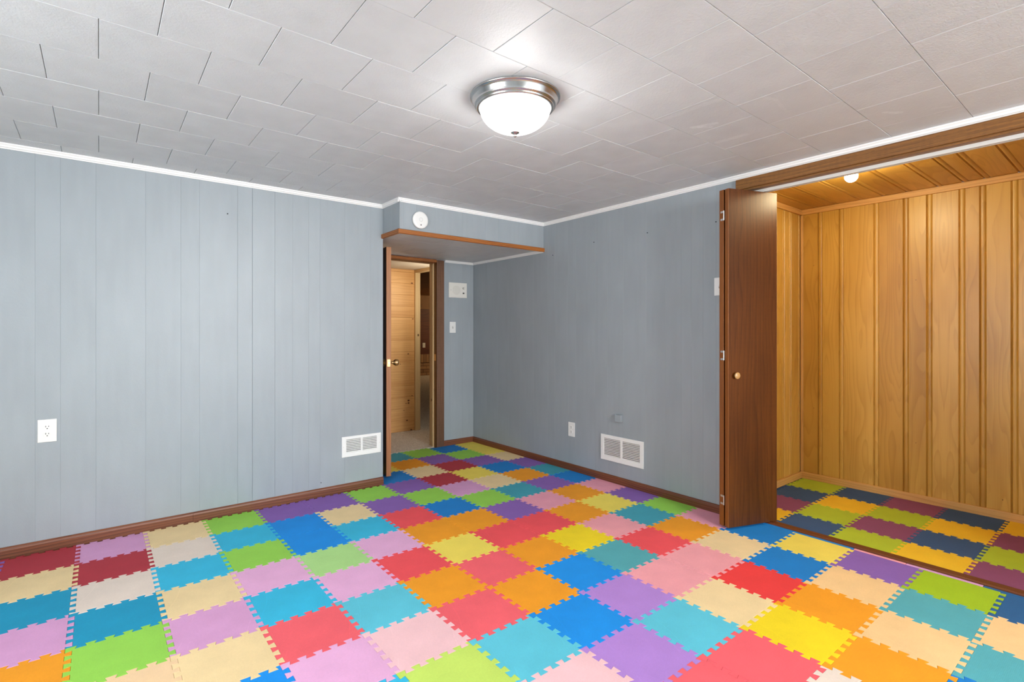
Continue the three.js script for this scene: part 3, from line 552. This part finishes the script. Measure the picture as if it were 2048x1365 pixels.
cc.forEach((r, a) => r.split(' ').forEach((c, b) => layTile(cmats, 2.25 - a * T, 0.157 + b * T, c, [[0, 1, CX - 0.019], [1, -1, CZ + 0.02], [0, -1, 1.3375], [1, 1, CZ1 - 0.003]], ++count)));
// in front of the closet mats' first row, tuck the remaining floor under the threshold

/* ------------------------------------------------------------------ ceiling light */
function ceilingLight(L, label, power) {
  const lamp = thing('ceiling_light', label, 'ceiling light', L, { group: 'flush ceiling lights' });
  const rp = [[0.05, -0.001], [0.196, -0.001], [0.2, -0.004], [0.2, -0.01], [0.197, -0.013], [0.191, -0.015], [0.187, -0.022], [0.182, -0.04], [0.1795, -0.045], [0.1805, -0.049], [0.178, -0.053], [0.1725, -0.055], [0.1705, -0.06], [0.171, -0.064], [0.167, -0.068], [0.161, -0.069], [0.157, -0.066], [0.157, -0.05], [0.05, -0.05]].map(([a, b]) => new THREE.Vector2(a, b * 0.8));
  part('metal_ring', new THREE.LatheGeometry(rp.reverse(), 96), nickel, lamp, 'brushed nickel ring');
  const dp = []; for (let k = 0; k <= 22; k++) { const a = k / 22 * Math.PI / 2; dp.push(new THREE.Vector2(Math.max(0.0001, 0.1565 * Math.pow(Math.sin(a), 1.04)), -0.051 - 0.106 * Math.cos(a))); }
  part('glass_bowl', new THREE.LatheGeometry(dp, 72), std({ color: C(0.9, 0.9, 0.9), emissive: C(1, 0.985, 0.96), emissiveIntensity: 1.3, roughness: 0.25, side: THREE.DoubleSide }), lamp, 'glowing white frosted glass bowl');
  const fp = [[0, -0.176], [0.004, -0.1755], [0.0065, -0.172], [0.0058, -0.1685], [0.004, -0.166], [0.0065, -0.164], [0.01, -0.1615], [0.0185, -0.1575], [0.019, -0.1545], [0, -0.15]].map(([a, b]) => new THREE.Vector2(a, b));
  part('finial', new THREE.LatheGeometry(fp, 32), nickel, lamp, 'small nickel finial');
  const pl = new THREE.PointLight(C(1, 0.99, 0.97), power); pl.position.set(0, -0.1, 0); pl.shadow.radius = 6; pl.castShadow = true; lamp.add(pl);
}
ceilingLight([-0.675, H, 0.257], 'round flush ceiling light with brushed nickel ring in the middle of the ceiling', 1.0);
ceilingLight([-0.35, H, 4.3], 'matching round flush ceiling light behind the viewer', 16);
bulbLight('closet_bulb', 'bare glowing bulb on the closet ceiling', [1.53, 2.207, 0.845], 0.037, C(1, 0.86, 0.6), 14, C(1, 0.9, 0.55), 1.35, { socket: 0.03 });

/* ------------------------------------------------------------------ wall fittings */
// local frame of a fitting: x right, y up, z out of the wall
function onBack(o, x, y, z = ZB) { o.position.set(x, y, z); return o; }
function onRight(o, z, y) { o.position.set(XR, y, z); o.rotation.y = -Math.PI / 2; return o; }
function outlet(label, w, h) {
  const g = thing('power_outlet', label, 'outlet');
  part('cover_plate', box(-w / 2, w / 2, -h / 2, h / 2, 0, 0.006, 1, 0.003), whitePlastic, g);
  const sh = new THREE.Shape(); sh.absarc(0, 0, 0.0172, -0.9, 0.9); sh.absarc(0, 0, 0.0172, Math.PI - 0.9, Math.PI + 0.9); sh.closePath();
  for (const s of [-1, 1]) {
    const e = new THREE.ExtrudeGeometry(sh, { depth: 0.002, bevelEnabled: true, bevelSize: 0.0006, bevelThickness: 0.0006, bevelSegments: 1 }); e.translate(0, s * 0.0205, 0.0058);
    const f = part('receptacle', metreUV(e), whitePlastic, g), y = s * 0.0205;
    part('slot', box(-0.0078, -0.0052, y, y + 0.009, 0.0076, 0.0087), blackHole, f); part('slot', box(0.0052, 0.0078, y + 0.001, y + 0.008, 0.0076, 0.0087), blackHole, f);
    const gh = cyl(0.0028, 0.0028, 0.0012, 14); gh.rotateX(Math.PI / 2); gh.translate(0, y - 0.0075, 0.0081); part('ground_hole', gh, blackHole, f);
  }
  const sc = cyl(0.003, 0.003, 0.0015, 14); sc.rotateX(Math.PI / 2); sc.translate(0, 0, 0.0065); part('screw', sc, whiteMetal, g);
  return g;
}
onBack(outlet('white duplex outlet on the long left wall near the edge', 0.083, 0.13), -2.3425, 0.678);
onRight(outlet('small white duplex outlet on the right wall beside the vent', 0.08, 0.127), -1.256, 0.366);
function toggle(label, w, h) {
  const g = thing('light_switch', label, 'light switch');
  part('cover_plate', box(-w / 2, w / 2, -h / 2, h / 2, 0, 0.006, 1, 0.003), whitePlastic, g);
  part('toggle_surround', box(-0.006, 0.006, -0.013, 0.013, 0.0058, 0.0066), std({ color: C(0.3, 0.29, 0.27), roughness: 0.5 }), g);
  const t = box(-0.0042, 0.0042, -0.009, 0.009, 0.004, 0.016, 1, 0.002); t.rotateX(-0.45); part('toggle', t, whitePlastic, g);
  for (const s of [-1, 1]) { const sc = cyl(0.0028, 0.0028, 0.0014, 12); sc.rotateX(Math.PI / 2); sc.translate(0, s * 0.03, 0.0064); part('screw', sc, whiteMetal, g); }
  return g;
}
onBack(toggle('white toggle light switch beside the open doorway', 0.078, 0.121), 0.93, 1.292, ZA);
onRight(toggle('white light switch half hidden behind the bifold door', 0.08, 0.123), 0.162, 1.553);
function vent(label, w, h, n, bx, by0, by1, duct) {
  const g = thing('wall_vent', label, 'vent'), d = 0.009;
  const x0 = -w / 2, x1 = w / 2, a = x0 + bx, b = x1 - bx, c = -h / 2 + by0, e = h / 2 - by1, m = w * 0.024;
  const sh = new THREE.Shape([[x0, -h / 2], [x1, -h / 2], [x1, h / 2], [x0, h / 2]].map(p => new THREE.Vector2(...p)));
  for (const [p, q] of [[a, -m], [m, b]]) sh.holes.push(new THREE.Path([[p, c], [p, e], [q, e], [q, c]].map(v => new THREE.Vector2(...v))));
  const f = new THREE.ExtrudeGeometry(sh, { depth: 0.003, bevelEnabled: true, bevelSize: 0.002, bevelThickness: 0.002, bevelOffset: -0.002, bevelSegments: 2 }); f.translate(0, 0, d - 0.005);
  part('frame', metreUV(f), whiteMetal, g);
  part('flange', box(x0 + 0.001, x1 - 0.001, -h / 2 + 0.001, -h / 2 + 0.006, 0, d - 0.005), whiteMetal, g); part('flange', box(x0 + 0.001, x1 - 0.001, h / 2 - 0.006, h / 2 - 0.001, 0, d - 0.005), whiteMetal, g);
  part('flange', box(x0 + 0.001, x0 + 0.006, -h / 2 + 0.006, h / 2 - 0.006, 0, d - 0.005), whiteMetal, g); part('flange', box(x1 - 0.006, x1 - 0.001, -h / 2 + 0.006, h / 2 - 0.006, 0, d - 0.005), whiteMetal, g);
  const [d0, d1, e0, e1, depth] = duct, k = 0.001;                    // sheet-metal duct behind the grille
  part('duct', mergeGeometries([box(d0 + k, d1 - k, e0 + k, e0 + 2 * k, -depth, -0.001), box(d0 + k, d1 - k, e1 - 2 * k, e1 - k, -depth, -0.001), box(d0 + k, d0 + 2 * k, e0 + 2 * k, e1 - 2 * k, -depth, -0.001), box(d1 - 2 * k, d1 - k, e0 + 2 * k, e1 - 2 * k, -depth, -0.001), box(d0 + k, d1 - k, e0 + k, e1 - k, -depth - k, -depth)]), ductSteel, g, 'grey sheet-metal duct');
  const pitch = (e - c) / n;
  for (const [p, q] of [[a, -m], [m, b]]) for (let k = 0; k < n; k++) {
    const s = box(p, q, -pitch * 0.43, pitch * 0.43, -0.0007, 0.0007, 0); s.rotateX(0.5); s.translate(0, c + pitch * (k + 0.42), 0.0055); part('slat', s, whiteMetal, g);
  }
  for (const s of [-1, 1]) { const sc = cyl(0.0035, 0.0035, 0.0016, 14); sc.rotateX(Math.PI / 2); sc.translate(s * (w / 2 - bx * 0.32), 0, d); part('screw', sc, steel, g); }
  return g;
}
onBack(vent('white louvred wall vent low on the long left wall', 0.323, 0.16, 8, 0.036, 0.034, 0.024, [-0.1295, 0.1295, -0.051, 0.06, 0.105]), -0.4785, 0.343);
onRight(vent('larger white louvred wall vent low on the right wall', 0.436, 0.212, 11, 0.034, 0.038, 0.03, [-0.189, 0.189, -0.073, 0.082, 0.3]), -0.687, 0.278);
{
  const g = thing('cover_box', 'small square box painted like the wall above the vent', 'wall box'); onRight(g, -0.71, 0.537);
  part('cover', box(-0.032, 0.032, -0.03, 0.03, 0, 0.024, 1, 0.003), bluePaint, g);
}
{
  const g = thing('smoke_alarm', 'round white smoke alarm on the soffit above the doorway', 'smoke alarm', [0, 0, 0]); g.position.set(-0.123, 2.128, ZS); g.rotation.x = Math.PI / 2;
  const sp2 = [[0, 0.026], [0.05, 0.026], [0.064, 0.023], [0.068, 0.018], [0.068, 0.007], [0.061, 0.006], [0.06, 0], [0, 0]].map(([a, b]) => new THREE.Vector2(a, b));
  part('housing', new THREE.LatheGeometry(sp2.reverse(), 56), whitePlastic, g);
  const ring = new THREE.TorusGeometry(0.015, 0.0011, 8, 32); ring.rotateX(Math.PI / 2); ring.translate(0, 0.026, -0.002); part('button_ring', ring, std({ color: C(0.6, 0.6, 0.6) }), g);
  const btn = cyl(0.013, 0.0135, 0.0022, 28); btn.translate(0, 0.0265, -0.002); part('test_button', btn, whitePlastic, g);
  const led = cyl(0.0055, 0.0055, 0.0016, 16); led.translate(0, 0.0262, 0.04); part('sensor_dot', led, std({ color: C(0.12, 0.11, 0.12) }), g);
}
{
  const g = thing('intercom', 'cream intercom panel with round speaker grille on the doorway wall', 'intercom'); onBack(g, 0.996, 1.703, ZA);
  const cream = std({ color: C(0.78, 0.76, 0.7), roughness: 0.45 }), dim = std({ color: C(0.4, 0.39, 0.36), roughness: 0.5 });
  part('frame', box(-0.118, 0.118, -0.083, 0.083, 0, 0.008, 1, 0.003), cream, g);
  part('face_plate', box(-0.106, 0.106, -0.071, 0.071, 0.008, 0.0105, 1, 0.001), cream, g);
  for (let k = 0; k < 9; k++) { const y = -0.044 + k * 0.011, w = Math.sqrt(Math.max(0.0001, 0.05 * 0.05 - y * y)); part('grille_slat', box(-0.02 - w, -0.02 + w, y - 0.0042, y + 0.0042, 0.0105, 0.0125, 0, 0.0006), std({ color: C(0.7, 0.68, 0.62), roughness: 0.5 }), g); }
  const kn = cyl(0.0105, 0.012, 0.012, 24); kn.rotateX(Math.PI / 2); kn.translate(0.07, 0.024, 0.0165); part('dial', kn, dim, g, 'small grey dial');
  const kt = cyl(0.0075, 0.0075, 0.002, 24); kt.rotateX(Math.PI / 2); kt.translate(0.07, 0.024, 0.0235); part('dial_cap', kt, cream, g);
  part('button', box(0.06, 0.08, -0.039, -0.024, 0.0105, 0.015, 1, 0.001), std({ color: C(0.03, 0.03, 0.03), roughness: 0.4 }), g, 'black square button');
  const lt = cyl(0.0035, 0.0035, 0.002, 12); lt.rotateX(Math.PI / 2); lt.translate(-0.094, 0, 0.0115); part('indicator', lt, dim, g);
}
{
  const g = outlet('tiny outlet on the dark far wall above the brick hearth', 0.09, 0.14); g.position.set(5.27, 0.85, -11.305);
}
renderer.render(scene, camera);
